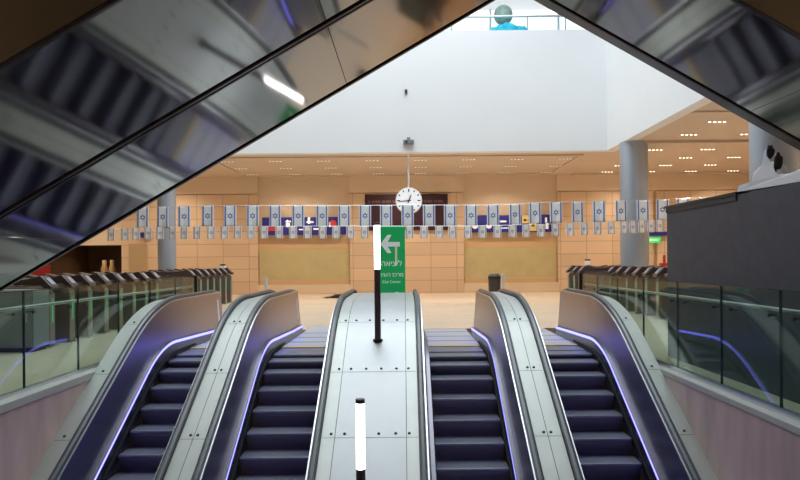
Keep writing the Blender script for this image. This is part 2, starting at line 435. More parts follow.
# ------------------------------------------------------------------ columns
for nm_, x, y, r, lb in (('pillar', 8.1, 24.0, .485, 'round grey pillar beneath the corner of the white fascia'),
                         ('pillar', 8.1, 14.9, .485, 'thick grey pillar rising behind the charcoal hoarding'),
                         ('pillar', at(167, 250, 25.4)[0], 25.4, .33, 'slim grey pillar among the long row of ticket gates')):
    o = empty('column', (x, y, 0)); struct(o, lb, 'column')
    g = MB(); g.lathe([(r, 0), (r, 2.85)], x, y, 0, 40); g.build('shaft', M['col'], o, smooth=True)
    g = MB(); g.lathe([(r-.012, 2.85), (r-.012, 2.89)], x, y, 0, 40); g.build('joint', M['groove'], o, smooth=True)
    g = MB(); g.lathe([(r, 2.89), (r, CEIL-.004)], x, y, 0, 40); g.build('shaft', M['col'], o, smooth=True)

# ------------------------------------------------------------------ escalators
SQ = lambda w, h: [(-w/2, 0), (w/2, 0), (w/2, h), (-w/2, h)]
def round_rail(w, h, n=5):
    pts = [(-w/2, 0), (w/2, 0)]
    for k in range(n+1):
        a = pi*k/n; pts.append((w/2*cos(a), h*.35+h*.65*sin(a)))
    return pts
def ribbon(g, lo, hi, xlo, xhi, th, ds):
    """inclined sheet between two profiles, thickened sideways"""
    rr = []
    for d in ds:
        zl, zh = resample_z(lo, d), resample_z(hi, d)
        rr.append([(xlo, d, zl), (xhi, d, zh), (xhi+th, d, zh), (xlo+th, d, zl)])
    g.rings(rr)
DS = sorted({round(p[0], 3) for p in RAIL} | {round(p[0], 3) for p in LEDP}, reverse=True)

def make_escalator(cx, phase, dend, label, k_=1.0):
    o = empty('escalator', (cx, 12.6, 0)); tag(o, label, 'escalator', 'escalators climbing to the concourse')
    sh = dend-DEND
    def ext(path): return [(dend, path[0][1])]+[p for p in path[1:]]
    rail, led = ext(RAIL), ext(LEDP)
    ds = [dend, dend-.02, dend-.05, dend-.09]+[d for d in DS if d < dend-.12]
    railp = [(d, resample_z(rail, d)-(.09*(1-math.sqrt(max(0, 1-((.1-(dend-d))/.1)**2))) if dend-d < .1 else 0)) for d in ds]
    for s in (-1, 1):
        xo = lambda off: cx+s*off*k_
        # balustrade panel (leans outwards) and skirt
        pb = empty_part = None
        g = MB(); ribbon(g, led, [(d, z-.045) for d, z in railp], xo(.555), xo(.607), s*.02, ds)
        pan = g.build('balustrade_panel', M['panel'], o, smooth=True)
        fl = [(d, (resample_z(NOSE, d) if d < 12.58 else 0)-(.12 if d < 12.5 else 0)) for d in ds]
        g = MB(); ribbon(g, fl, [(d, z-.015) for d, z in led], xo(.508), xo(.512), s*.02, ds)
        g.build('skirt', M['skirt'], o, smooth=True)
        # ledge carrying the light strip
        g = MB(); g.sweep([(d, resample_z(led, d)) for d in ds], xo(.537), [(-.023, -.035), (.023, -.035), (.023, .018), (-.023, .018)])
        g.sweep([(d, resample_z(led, d)) for d in ds], xo(.533), [(-.028, .0135), (.028, .0135), (.028, .02), (-.028, .02)])
        g.build('ledge', M['skirt'], o, smooth=True)
        g = MB(); g.sweep([(d, resample_z(led, d)) for d in ds if d > DLOW+.1], xo(.5115), [(-.0025, -.034), (.0025, -.034), (.0025, .013), (-.0025, .013)])
        g.build('light_strip', M['led'], o)
        # bright inner trim, handrail with wrap round the newel
        g = MB(); g.sweep(railp, xo(.617), SQ(.02, .02)); 
        g.v = [(x, y, z-.045) for x, y, z in g.v]
        g.build('rail_trim', M['trim'], o, smooth=True)
        path = [(dend-.02, .42), (dend+.0, .6), (dend+.02, .80)]+[(dend+.02-.12*(1-cos(a)), .80+.12*sin(a)) for a in (pi/6, pi/3)]+[(d, z-.012) for d, z in railp if d < dend-.12]
        g = MB(); g.sweep(path, xo(.672), round_rail(.085, .05)); g.build('handrail', M['rubber'], o, smooth=True)
        g = MB(); g.sweep([p for p in RAIL if p[0] < dend-.1], xo(.672), [(-.03, -.16), (.03, -.16), (.03, -.015), (-.03, -.015)]); g.build('rail_guide', M['groove'], o, smooth=True)
        # newel front cover
        g = MB(); g.box(min(xo(.628), xo(.72)), max(xo(.628), xo(.72)), dend-.03, dend-.004, 0, .86); g.build('newel_cover', M['panel'], o, bevel=.01)
        # brush along the skirt near the comb
        bp = [(d, resample_z(NOSE, d)+.035) for d in ds if d < 13.0]
        g = MB(); g.sweep(bp, xo(.497), SQ(.03, .03)); g.build('skirt_brush', M['brush'], o)
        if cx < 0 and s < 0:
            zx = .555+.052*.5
            g = MB(); g.quad((xo(.563), dend-.36, .32), (xo(.563), dend-.24, .32), (xo(.594), dend-.24, .78), (xo(.594), dend-.36, .78))  # pale quad paints an upright reflection onto the panel
            w = g.build('reflection_strip', M['pale_reflection'], pan); w['label'] = 'painted pale upright reflection near the newel end'
    # landing plate with grooves, comb plate
    g = MB(); g.box(cx-.505*k_, cx+.505*k_, 12.75, dend+1.35, -.06, .004); pl = g.build('landing_plate', M['plate'], o)
    for y in (13.35, 14.15, 15.0):
        g = MB(); g.box(cx-.505*k_, cx+.505*k_, y, y+.06, .003, .0055); g.build('plate_groove', M['groove'], pl)
    g = MB(); g.box(cx-.505*k_, cx+.505*k_, 12.52, 12.75, -.05, .008); cb = g.build('comb_plate', M['comb'], o, bevel=.004)
    g = MB(); g.box(cx-.5*k_, cx+.5*k_, 12.50, 12.66, .0085, .012); ys = g.build('yellow_line', M['yellow'], cb)
    # steps
    k = 0; d = phase
    while d-.4 > DLOW+.5: d -= .4
    proto = None
    while d < 12.55:
        z = resample_z(NOSE, d); zn = resample_z(NOSE, d-.4) if d-.4 > DLOW else z-.231
        rise = z-zn
        st = empty('step', (0, 0, 0)); st.parent = o
        prof = [(d, z-.028), (d+.012, z-.006), (d+.05, z), (d+.41, z), (d+.41, z-.03), (d+.06, z-.03), (d+.035, z-.05)]
        g = MB(); g.prism([(p, q) for p, q in prof], 'x', cx-.492*k_, cx+.492*k_); t = g.build('step', M['tread'])
        bpy.data.objects.remove(st); t.parent = o; t.location = -o.location
        if rise > .01:
            h = rise+.02
            rp = [(d+.012, z-.03)]+[(d+.01+.075*sin(pi/2*j/5)**1.4, z-.03-(h-.03)*j/5) for j in range(1, 6)]
            rp += [(p+.02, q) for p, q in rp[::-1]]
            g = MB(); g.prism(rp, 'x', cx-.49*k_, cx+.49*k_)
            r = g.build('riser', M['riser']); r.parent = t; r.location = (0, 0, 0)
        d += .4
    return o
ESC = [(-3.51, 9.73, 15.0, 'escalator beside the pink wall under the low mirrored soffit', .92),
       (-1.79, 9.67, 15.2, 'escalator between the lamp deck and the low mirrored soffit side'),
       (.875, 9.47, 14.3, 'escalator adjoining the lamp deck on its charcoal hoarding side'),
       (2.67, 9.53, 14.4, 'escalator beside the pink wall below the charcoal hoarding')]
for e in ESC: make_escalator(*e)

# ------------------------------------------------------------------ stainless decks between and beside the escalators
DECKP = [(d, z-.045) for d, z in RAIL]
def normal_at(d):
    a, b = resample_z(DECKP, d-.02), resample_z(DECKP, d+.02); l = math.hypot(.04, b-a)
    return (-(b-a)/l, .04/l)
def make_deck(x0, x1, dend, seams, bolts, label, outer=None):
    o = empty('metal_deck', ((x0+x1)/2, 12, 0)); tag(o, label, 'deck', 'stainless decks between the escalators')
    ds = [dend]+[d for d in DS if d < dend-.05]
    def strip(a, b, m, nm):
        rr = []
        for d in ds:
            z = resample_z(DECKP, d); zb = max(z-.5, LOWZ+.02)
            if d > 11.3: zb = .004
            rr.append([(a, d, zb), (b, d, zb), (b, d, z), (a, d, z)])
        g = MB(); g.rings(rr); return g.build(nm, m, o, smooth=True)
    xs = [x0]+seams+[x1]
    for i, (a, b) in enumerate(zip(xs, xs[1:])):
        edge = len(xs) > 3 and i in (0, len(xs)-2)
        strip(a+(.004 if i else 0), b-(.004 if i < len(xs)-2 else 0), M['deck_edge' if edge or len(xs) < 4 else 'deck'], 'deck_plate')
    for sx in seams:
        rr = [[(sx-.004, d, resample_z(DECKP, d)-.05), (sx+.004, d, resample_z(DECKP, d)-.05), (sx+.004, d, resample_z(DECKP, d)-.004), (sx-.004, d, resample_z(DECKP, d)-.004)] for d in ds]
        g = MB(); g.rings(rr); g.build('seam', M['groove'], o)
    for bd in (12.0, 10.80, 9.68, 8.57, 7.46, 6.35):
        ny, nz = normal_at(bd); z = resample_z(DECKP, bd)
        dd = bd-.06; zz = resample_z(DECKP, dd); n2 = normal_at(dd)
        g = MB(); g.rings([[(x, dd+n2[0]*.0008-k*.004*n2[1], zz+n2[1]*.0008+k*.004*n2[0]) for k in (-1, 1)] for x in (x0+.01, x1-.01)], closed=False)
        if bd < 11.5: g.build('cross_joint', M['groove'], o)
        for bx in bolts:
            g = MB(); rr = []
            for hh, r in ((0, .02), (.008, .018), (.012, .009)):
                rr.append([(bx+r*cos(a), bd+ny*hh+r*sin(a)*nz, z+nz*hh-r*sin(a)*ny) for a in [2*pi*q/10 for q in range(10)]])
            g.rings(rr)
            if bd < 11.5: g.build('bolt', M['bolt'], o, smooth=True)
    return o
HW = .72
make_deck(-3.51+HW*.92, -1.79-HW, 14.75, [-2.675], [-2.72, -2.63], 'narrow steel deck between the two escalators on the low soffit side')
make_deck(-1.79+HW, .875-HW, 14.2, [-.90, 0.0], [-.95, -.78, -.565, -.35, -.135, .035], 'wide middle steel deck carrying the two tube lamps')
make_deck(.875+HW, 2.67-HW, 14.2, [1.772], [1.73, 1.82], 'narrow steel deck between the two escalators nearer the hoarding')
make_deck(WL+.002, -3.51-HW*.92, 14.6, [], [-4.31], 'steel deck strip against the pink wall under the soffit')
make_deck(2.67+HW, WR-.002, 14.2, [], [3.50], 'steel deck strip against the pink wall under the hoarding')

# ------------------------------------------------------------------ tube lamps standing on the middle deck
for i, (x, d, lb) in enumerate(((-.42, 10.27, 'tube lamp beside the green sign, further up the deck'), (-.465, 6.86, 'tube lamp lower down the middle deck, wholly against the steel'))):
    z = resample_z(DECKP, d); o = empty('tube_lamp', (x, d, z)); tag(o, lb, 'lamp', 'tube lamps on the middle deck')
    r = .047; top = z+1.775
    g = MB(); g.lathe([(r, -.035), (r, 1.07)], x, d, z, 24); g.build('pole', M['lamp_pole'], o, smooth=True)
    g = MB(); g.lathe([(r-.003, 1.07), (r-.003, 1.73)], x, d, z, 24); g.build('light_tube', M['lamp'], o, smooth=True)
    g = MB(); g.lathe([(r, 1.73), (r, 1.77), (r-.006, 1.775)], x, d, z, 24); g.build('cap', M['lamp_pole'], o, smooth=True)
    g = MB(); g.lathe([(.075, -.045), (.075, .012), (.05, .02)], x, d, z, 24); g.build('base_flange', M['bolt'], o, smooth=True)

# ------------------------------------------------------------------ green direction sign
o = empty('green_sign', (-.28, 15.3, 0)); tag(o, 'green totem sign with a white arrow behind the tube lamp', 'sign')
g = MB(); g.box(-.58, .005, 15.2, 15.38, 0.02, 2.36); g.build('sign_body', M['green_sign'], o, bevel=.03)
g = MB(); g.box(-.56, -.02, 15.22, 15.36, 0, .03); g.build('plinth', M['steel'], o)
def sgn(px, py): 
    x, y, z = at(px, py, 15.196); return x, z
ar = [sgn(*p) for p in ((380.5, 244), (387.5, 235), (391.5, 235), (387.5, 242), (399.8, 242), (399.8, 246.5), (387.5, 246.5), (391.5, 253), (387.5, 253))]
g = MB(); g.prism(ar, 'y', 15.19, 15.203); g.build('arrow', M['sign_white'], o)
a, b = sgn(395, 247), sgn(397.3, 265.5)
g = MB(); g.box(a[0], b[0], 15.19, 15.203, b[1], a[1]); g.build('arrow_stem', M['sign_cream'], o)
for s_, sz, py, nm in (('ליציאה'[::-1], .17, 266, 'lettering'), ('מרכז העיר'[::-1], .125, 276.5, 'lettering'), ('City Center', .085, 283, 'lettering')):
    x, z = sgn(391.5, py); text_mesh(nm, s_, sz, M['sign_white'], o, (x+.28, -.108, z))
a, b = sgn(395, 292), sgn(398.5, 295.5)
g = MB(); g.box(a[0], b[0], 15.19, 15.203, b[1], a[1]); g.build('small_emblem', M['sign_white'], o)

# ------------------------------------------------------------------ hanging station clock
cx, cy, cz = at(408.8, 200.8, 26.15)
o = empty('hanging_clock', (cx, cy, cz)); tag(o, 'round white station clock hung on a rod below the fascia', 'clock')
r = .51
g = MB(); g.lathe([(r-.02, -.09), (r, -.075), (r, .075), (r-.02, .09)], cx, cy, cz, 48, 'y'); g.build('clock_case', M['white'], o, smooth=True)
g = MB(); g.lathe([(r-.035, -.098), (r-.035, -.088)], cx, cy, cz, 48, 'y'); g.build('dial', M['clock_face'], o)
for k in range(12):
    a = 2*pi*k/12; L_ = .12 if k % 3 == 0 else .075; w = .022
    g = MB(); pts = []
    for rr_, ww in ((r-.06, w), (r-.06, -w), (r-.06-L_, -w), (r-.06-L_, w)):
        pts.append((cx+rr_*sin(a)+ww*cos(a), cz+rr_*cos(a)-ww*sin(a)))
    g.prism(pts, 'y', cy-.102, cy-.097); g.build('hour_mark', M['black'], o)
for nm, ang, L_, w in (('hour_hand', R(22), .25, .026), ('minute_hand', R(264), .38, .02)):
    pts = []
    for rr_, ww in ((L_, w*.6), (L_, -w*.6), (-.08, -w), (-.08, w)):
        pts.append((cx+rr_*sin(ang)+ww*cos(ang), cz+rr_*cos(ang)-ww*sin(ang)))
    g = MB(); g.prism(pts, 'y', cy-.112, cy-.104); g.build(nm, M['black'], o)
g = MB(); g.lathe([(.035, .5), (.035, CEIL-cz)], cx, cy, cz, 16); g.build('rod', M['white'], o, smooth=True)
# camera and fixing on the fascia
x, y, z = at(408.5, 142, FAS)
o = empty('security_camera', (x, FAS, z)); tag(o, 'small grey security camera on the fascia above the clock', 'camera')
g = MB(); g.box(x-.2, x+.2, FAS-.18, FAS-.02, z-.1, z+.06); g.build('housing', M['grey_cab'], o, bevel=.02)
g = MB(); g.box(x-.06, x+.06, FAS-.1, FAS+.005, z+.05, z+.16); g.build('bracket', M['grey_cab'], o)
g = MB(); g.lathe([(.05, -.22), (.05, -.17)], x-.08, FAS, z-.03, 12, 'y'); g.build('lens', M['black'], o)
x, y, z = at(406, 92, FAS)
o = empty('wall_sensor', (x, FAS, z)); tag(o, 'tiny dark sensor high on the plain white fascia', 'sensor')
g = MB(); g.box(x-.05, x+.05, FAS-.09, FAS+.003, z-.08, z+.08); g.build('housing', M['grey_cab'], o, bevel=.01)
g = MB(); g.box(x-.03, x+.05, FAS-.12, FAS-.09, z-.05, z+.07); g.build('lens', M['black'], o)

# ------------------------------------------------------------------ flags
def make_flag(w, h, name, m):
    g = MB(); nx, nz = 10, 12; n0 = len(g.v)
    for j in range(nz+1):
        for i in range(nx+1):
            u, v = i/nx-.5, j/nz
            g.v.append((u*w, .02*sin(u*9+v*2)*v, -v*h))
    for j in range(nz):
        for i in range(nx):
            a = j*(nx+1)+i; g.f.append((a, a+1, a+nx+2, a+nx+1)); g.mi.append(0)
    o = g.build(name, m, smooth=True)
    md = o.modifiers.new('thick', 'SOLIDIFY'); md.thickness = .004
    return o
FM1 = flag_material('flag_cloth', .425, .70, (.74, .79, .84), (.14, .18, .42))
FM2 = flag_material('flag_cloth_small', .27, .41, (.80, .78, .75), (.32, .32, .46))
row1 = [(142.5, 207), (162.5, 206.5), (184, 206), (207.5, 205.5), (230, 205.5), (252.5, 205.5), (275, 205.5), (298, 205.5), (322, 205.5), (344, 205.5), (365, 205.3), (386, 205.2), (407.5, 205), (429, 205), (450, 205),
        (471, 205), (493, 205), (515, 204.2), (535, 202.7), (556, 202), (577.5, 201.6), (599, 201.2), (621, 200.6), (643, 200), (662.5, 199.2), (683, 198.4), (704, 197.6), (726, 196.8)]
D1 = 23.2
proto = make_flag(.425, .70, 'hanging_flag', FM1); wire = []
def flag_label(i, k, row):
    if i == k: return 'blue and white flag of the %s row right at the clock' % row if row == 'upper' else 'small flag of the lower row just past the green sign'
    n = abs(i-k); way = 'charcoal hoarding' if i > k else 'mirrored soffit'
    return '%s flag of the %s row, counted from the %s towards the %s' % (ORD[n], row, 'clock' if row == 'upper' else 'green sign', way)
for i, (px, py) in enumerate(row1):
    x, y, z = at(px, py, D1); f = proto if i == 0 else proto.copy()
    if i: C.objects.link(f)
    f.location = (x, y, z-.005); f.rotation_euler = (0, 0, R(random.uniform(-12, 12)))
    if i == 12: tag(f, 'blue and white flag of the upper row hanging over the clock', 'flag', 'upper row of flags')
    else: tag(f, flag_label(i, 12, 'upper'), 'flag', 'upper row of flags')
    wire.append((x, y, z))
def make_wire(name, pts, r, label):
    rr = [[(x, y+r*cos(a), z+r*sin(a)) for a in [2*pi*k/6 for k in range(6)]] for x, y, z in pts]
    g = MB(); g.rings(rr); tag(g.build(name, M['steel'], smooth=True), label, 'wire')
make_wire('flag_wire', [(-24, D1, wire[0][2]+.5)]+wire+[(24, D1, wire[-1][2]+.5)], .006, 'thin wire carrying the upper row of flags')
row2 = [(111, 228.5), (125, 228), (136, 227.5), (148, 227), (160, 227), (172.5, 226.8), (184, 226.7), (197, 226.5), (211, 226.5), (224.5, 226.4), (237.5, 226.3), (251, 226.2), (264, 226.2), (279, 226.2), (293, 226.1), (307.5, 226.1), (322.5, 226.1), (336, 226), (350.5, 226), (364.5, 226), (379, 226), (394, 226),
        (409.5, 226), (424, 226), (439, 226), (452.5, 226), (467.5, 226), (482.5, 225.7), (497.5, 225.3), (512.5, 225), (526, 224.7), (541, 224.3), (555.5, 223.8), (570, 223.2), (584, 222.6), (597.5, 222.2), (611, 221.6), (624, 221), (633, 220.8), (642, 220.4), (651, 220), (660, 219.6)]
D2 = 23.0
proto = make_flag(.27, .41, 'hanging_flag', FM2); wire = []
for i, (px, py) in enumerate(row2):
    x, y, z = at(px, py, D2); f = proto if i == 0 else proto.copy()
    if i: C.objects.link(f)
    f.location = (x, y, z-.005); f.rotation_euler = (0, 0, R(random.uniform(-14, 14)))
    k = i-21
    if k == 0: lb = 'small flag of the lower row directly above the green sign'
    else: lb = 'small lower row flag, %s from the green sign towards the %s' % ((ORD[abs(k)] if abs(k) <= 20 else 'twenty-first'), 'charcoal hoarding' if k > 0 else 'mirrored soffit')
    tag(f, lb, 'flag', 'lower row of flags')
    wire.append((x, y, z))
make_wire('flag_wire', [(-24, D2, wire[0][2]+.5)]+wire+[(24, D2, wire[-1][2]+.5)], .006, 'thin wire carrying the lower row of small flags')

# ------------------------------------------------------------------ blue boards behind the flags and dark departures display
def blue_board(a, b, y0, y1, d, marks, label):
    x0, _, z1 = at(a, y0, d); x1, _, z0 = at(b, y1, d)
    o = empty('mounted_sign', ((x0+x1)/2, d, z0)); tag(o, label, 'sign')
    g = MB(); g.box(x0, x1, d, d+.12, z0, z1); g.build('sign_board', M['sign_blue'], o, bevel=.01)
    for xx in (x0+.1, x1-.1):
        g = MB(); g.box(xx-.03, xx+.03, d+.11, WALL+.249 if x1-x0 > 1 else WALL-.001, z0+.05, z0+.12); g.build('wall_bracket', M['steel'], o)
    for kind, px, py, w, h, m in marks:
        x, _, z = at(px, py, d)
        g = MB()
        if kind == 'disc': g.lathe([(w, -.012), (w, .002)], x, d, z, 20, 'y')
        elif kind == 'arrow': g.prism([(x-w, z), (x, z+h), (x, z+h*.4), (x+w, z+h*.4), (x+w, z-h*.4), (x, z-h*.4), (x, z-h)], 'y', d-.012, d+.002)
        else: g.box(x-w, x+w, d-.012, d+.002, z-h, z+h)
        g.build({'disc': 'roundel', 'arrow': 'arrow', 'bar': 'bar', 'patch': 'patch'}[kind], M[m], o)
blue_board(262, 346, 217.5, 234.5, 32.85, [('patch', 272, 229, .2, .09, 'sign_red'), ('bar', 288, 225, .1, .1, 'sign_white'), ('arrow', 288, 221.5, .14, .1, 'sign_white'), ('bar', 301, 229.5, .1, .03, 'sign_white'),
    ('bar', 309, 220.5, .06, .16, 'sign_white'), ('bar', 310, 222, .17, .04, 'sign_white'), ('bar', 316, 229, .13, .04, 'sign_white'), ('disc', 333, 223.5, .17, 0, 'sign_red'), ('bar', 330, 224.5, .05, .12, 'sign_white')],
    'blue wall sign with a red roundel behind flags, beside the low soffit side bay')
blue_board(471, 552, 215.3, 231.8, 32.85, [('disc', 475, 226, .14, 0, 'sign_white'), ('disc', 489, 226, .13, 0, 'sign_white'), ('bar', 503, 221.5, .16, .04, 'sign_white'), ('bar', 505, 228, .2, .025, 'sign_white'),
    ('patch', 525.3, 219.2, .16, .2, 'sign_yellow'), ('patch', 533, 226, .17, .24, 'sign_yellow'), ('bar', 525, 220, .06, .05, 'black'), ('bar', 533, 225.5, .06, .06, 'black'), ('bar', 546, 220, .05, .12, 'sign_white'), ('bar', 547, 226, .07, .14, 'sign_white')],
    'blue wall sign with yellow patches behind flags on the hoarding side of the clock')
blue_board(650, 668.5, 231.8, 235.6, 32.85, [], 'thin blue strip sign above the small green exit light')
blue_board(139, 151, 232.5, 237.3, 32.85, [], 'small blue sign near the slim grey pillar')
x0, _, z1 = at(365, 194.5, WALL-.1); x1, _, z0 = at(448, 230, WALL-.1)
o = empty('mounted_display', ((x0+x1)/2, WALL-.1, z0)); tag(o, 'long dark maroon display board on the wall behind the clock', 'display')
g = MB(); g.box(x0, x1, WALL-.12, WALL-.022, z0, z1); g.build('display_case', M['display'], o, bevel=.01)
g = MB()
for k in range(22):
    xa = x0+.15+k*(x1-x0-.3)/22; g.box(xa, xa+.09+.05*(k % 3), WALL-.127, WALL-.119, z1-.42, z1-.30)
g.build('display_row', M['display_text'], o)
# exit light and red box
x, y, z = at(653.5, 240, WALL-.1)
o = empty('exit_light', (x, y, z)); tag(o, 'small green exit light on the wall beside the round pillar', 'sign')
g = MB(); g.box(x-.34, x+.34, WALL-.12, WALL-.001, z-.14, z+.14); g.build('light_box', M['exit'], o, bevel=.01)
g = MB(); g.box(x-.12, x+.22, WALL-.128, WALL-.119, z-.04, z+.04).prism([(x-.24, z), (x-.12, z+.09), (x-.12, z-.09)], 'y', WALL-.128, WALL-.119); g.build('arrow', M['sign_white'], o)
x, y, z = at(665, 267.5, 30)
o = empty('hose_cabinet', (x, 30, 0)); tag(o, 'red fire cabinet on a post beside the hoarding edge', 'cabinet')
g = MB(); g.box(x-.2, x+.25, 29.9, 30.15, z-.2, z+.2); g.build('cabinet_body', M['red'], o, bevel=.02)
g = MB(); g.box(x-.05, x+.1, 29.95, 30.1, 0, z-.2); g.build('post', M['red'], o)
g = MB(); g.box(x-.08, x+.02, 29.95, 30.05, z+.2, z+.55); g.build('beacon', M['red'], o, bevel=.02)

# ------------------------------------------------------------------ ceiling spot strips
def make_spot(x, y, lb, first={}, m='spot'):
    if m not in first:
        o = empty('ceiling_spot_strip', (0, 0, CEIL))
        g = MB(); g.box(-.30, .30, -.07, .07, CEIL-.02, CEIL-.002); g.build('frame', M['ceil'], o, bevel=.006)
        for k in range(4):
            g = MB(); g.lathe([(.04, -.026), (.04, -.02)], -.22+k*.147, 0, CEIL, 12); g.build('spot', M[m], o)
        first[m] = o
    else: o = copy_tree(first[m])
    o.location = (x, y, CEIL); tag(o, lb, 'light', 'recessed ceiling spot strips')
rows_c = [(27.7, .66), (29.8, .72), (31.9, .75)]
for j, (y, x0) in enumerate(rows_c):
    for n in range(-4, 4):
        x = x0+1.97*n
        if x > 6.8: continue
        if n >= 0: w = '%s from the clock rod towards the hoarding' % ORD[n+1]
        else: w = '%s from the clock rod towards the soffit' % ORD[-n]
        make_spot(x, y, 'strip of four ceiling spots in %s, %s' % (('front row by the fascia', 'middle row', 'rear row by the wall')[j], w), m='spot_dim')
for j, y in enumerate((20.4, 22.5, 25.6, 27.7, 29.9, 32.0)):
    for n in range(4):
        x = 9.4+.03*j+1.97*n
        make_spot(x, y, 'ceiling spot strip %s beside the pillar, %s out from the fascia' % (('in the row nearest the hoarding', 'in the second row', 'in the third row', 'in the fourth row', 'in the fifth row', 'in the row by the far wall')[j].replace('nearest the', 'above the'), ORD[n+1]))
for j, y in enumerate((22.5, 27.7, 32.0)):
    for n in range(3):
        make_spot(-10.6-1.97*n, y, 'ceiling spot strip over the ticket gates, %s row, %s beyond the void' % (ORD[j+1], ORD[n+1]))

# ------------------------------------------------------------------ ticket gates
def gate_parts(o, sx):
    n0 = len(o.children)
    # passage runs along X; local frame, origin at floor centre
    g = MB(); g.prism([(-.75, .02), (.75, .02), (.75, .92), (.62, 1.04), (-.62, 1.04), (-.75, .92)], 'y', -.11, .11); g.build('gate_body', M['gate_body'], o, bevel=.015)
    g = MB(); g.prism([(-.80, .99), (-.60, 1.08), (.60, 1.08), (.80, .99), (.81, 1.05), (.60, 1.24), (.30, 1.18), (-.30, 1.18), (-.60, 1.24), (-.81, 1.05)], 'y', -.15, .15); c = g.build('top_cap', M['gate_cap'], o, bevel=.015)
    for s in (-1, 1):
        g = MB(); g.box(min(s*.748, s*.756), max(s*.748, s*.756), -.02, .02, .42, .84); g.build('indicator_light', M['gate_light'], o)
        g = MB(); g.prism([(s*.775, 1.08), (s*.66, 1.185), (s*.665, 1.20), (s*.79, 1.085)], 'y', -.08, .08); g.build('card_reader', M['gate_read'], o)
    g = MB(); g.prism([(-.25, .25), (.25, .25), (.25, 1.0), (-.1, 1.12), (-.25, 1.0)], 'y', .115, .40); 
    g = MB(); g.box(-.02, .02, .12, .38, .3, 1.0); g.build('flap', M['gate_glass'], o)
    g = MB(); g.box(-.80, .80, -.13, .13, 0, .02); g.build('base_plate', M['steel'], o)
    for ch in o.children:
        for v in ch.data.vertices: v.co.z *= 1.1
first = None; idx = 0
lefts = [13.0+.79*k for k in range(18)]
for k, y in enumerate(lefts):
    if 19.0 < y < 21.2: continue
    if first is None:
        first = empty('ticket_gate', (0, 0, 0)); gate_parts(first, 1); o = first
    else: o = copy_tree(first)
    o.location = (-7.5, y, 0); idx += 1
    tag(o, 'ticket gate %s along the row, counted from the grey cabinet by the soffit' % ORD[idx], 'turnstile', 'ticket gates under the soffit side')
for k in range(11):
    y = 17.0+.82*k; o = copy_tree(first); o.location = (7.35 if y > 25 or y < 22.5 else 6.6, y, 0)
    tag(o, 'ticket gate %s along the row, counted from behind the charcoal hoarding' % ORD[k+1], 'turnstile', 'ticket gates on the hoarding side')
# slim posts by the gates
def slim_post(name, x, y, h, r, m, head, lb, cat):
    o = empty(name, (x, y, 0)); tag(o, lb, cat)
    g = MB(); g.lathe([(.09, 0), (.09, .02), (r, .03), (r, h)], x, y, 0, 16); g.build('post', m, o, smooth=True)
    if head: g = MB(); g.box(x-.09, x+.09, y-.08, y+.08, h, h+.26); g.build('head', M['white'], o, bevel=.015); g = MB(); g.box(x-.095, x+.095, y-.085, y+.085, h+.26, h+.32); g.build('hood', M['black'], o, bevel=.01)
    else: g = MB(); g.lathe([(r*1.05, h), (r*1.05, h+.02), (0, h+.03)], x, y, 0, 16); g.build('cap', m, o, smooth=True)
x, y, _ = at(223, 270, 26.9); slim_post('scanner_post', x, y, 1.18, .035, M['gate_cap'], True, 'scanner post with white head at the far end of the long gate row', 'post')
x, y, _ = at(587.5, 270, 27.2); slim_post('scanner_post', x, y, 1.25, .05, M['gate_cap'], True, 'scanner post beside the gates near the fascia pillar', 'post')
x, y, _ = at(266.3, 285, 17.2); slim_post('white_bollard', x, y, 1.16, .04, M['white'], False, 'thin white bollard beyond the narrow deck on the soffit side', 'bollard')
x, y, _ = at(503, 285, 17.2); slim_post('white_bollard', x, y, 1.2, .04, M['white'], False, 'thin white bollard beside the dark bin', 'bollard')
x, y, _ = at(494.5, 285, 24)
o = empty('litter_bin', (x, y, 0)); tag(o, 'small dark litter bin in front of an olive shutter', 'bin')
g = MB(); g.lathe([(.2, 0), (.22, .9), (.2, .92)], x, y, 0, 20); g.build('bin_body', M['gate_cap'], o, smooth=True)
g = MB(); g.lathe([(.23, .9), (.23, 1.0), (.15, 1.08)], x, y, 0, 20); g.build('bin_lid', M['black'], o, smooth=True)
x, y, _ = at(333, 296, 29.5)
o = empty('floor_ramp', (x, y, 0)); tag(o, 'low dark wedge lying on the floor before an olive shutter', 'ramp')
g = MB(); g.prism([(x-.4, .005), (x+.42, .005), (x+.42, .14), (x+.1, .13), (x-.1, .04)], 'y', y-.5, y+.5); g.build('ramp_body', M['black'], o)
g = MB(); g.box(x+.1, x+.42, y-.5, y-.46, .13, .17); g.build('ramp_lip', M['gate_body'], o)
# grey cabinet near the glass on the soffit side
x, y, _ = at(20, 320, 12.2)
o = empty('grey_cabinet', (x, y, 0)); tag(o, 'blue grey metal cabinet at the near end of the gate row', 'cabinet')
g = MB(); g.box(x-.75, x+.24, y, y+.55, .08, 1.12); g.build('cabinet_body', M['grey_cab'], o, bevel=.015)
g = MB(); g.box(x-.7, x+.2, y+.04, y+.5, 0, .08); g.build('plinth', M['black'], o)
g = MB(); g.box(x-.72, x+.21, y-.012, y+.001, .12, 1.08); dd = g.build('door', M['grey_cab'], o, bevel=.004)
g = MB(); g.box(x+.12, x+.15, y-.03, y-.012, .55, .7); g.build('handle', M['steel'], dd)

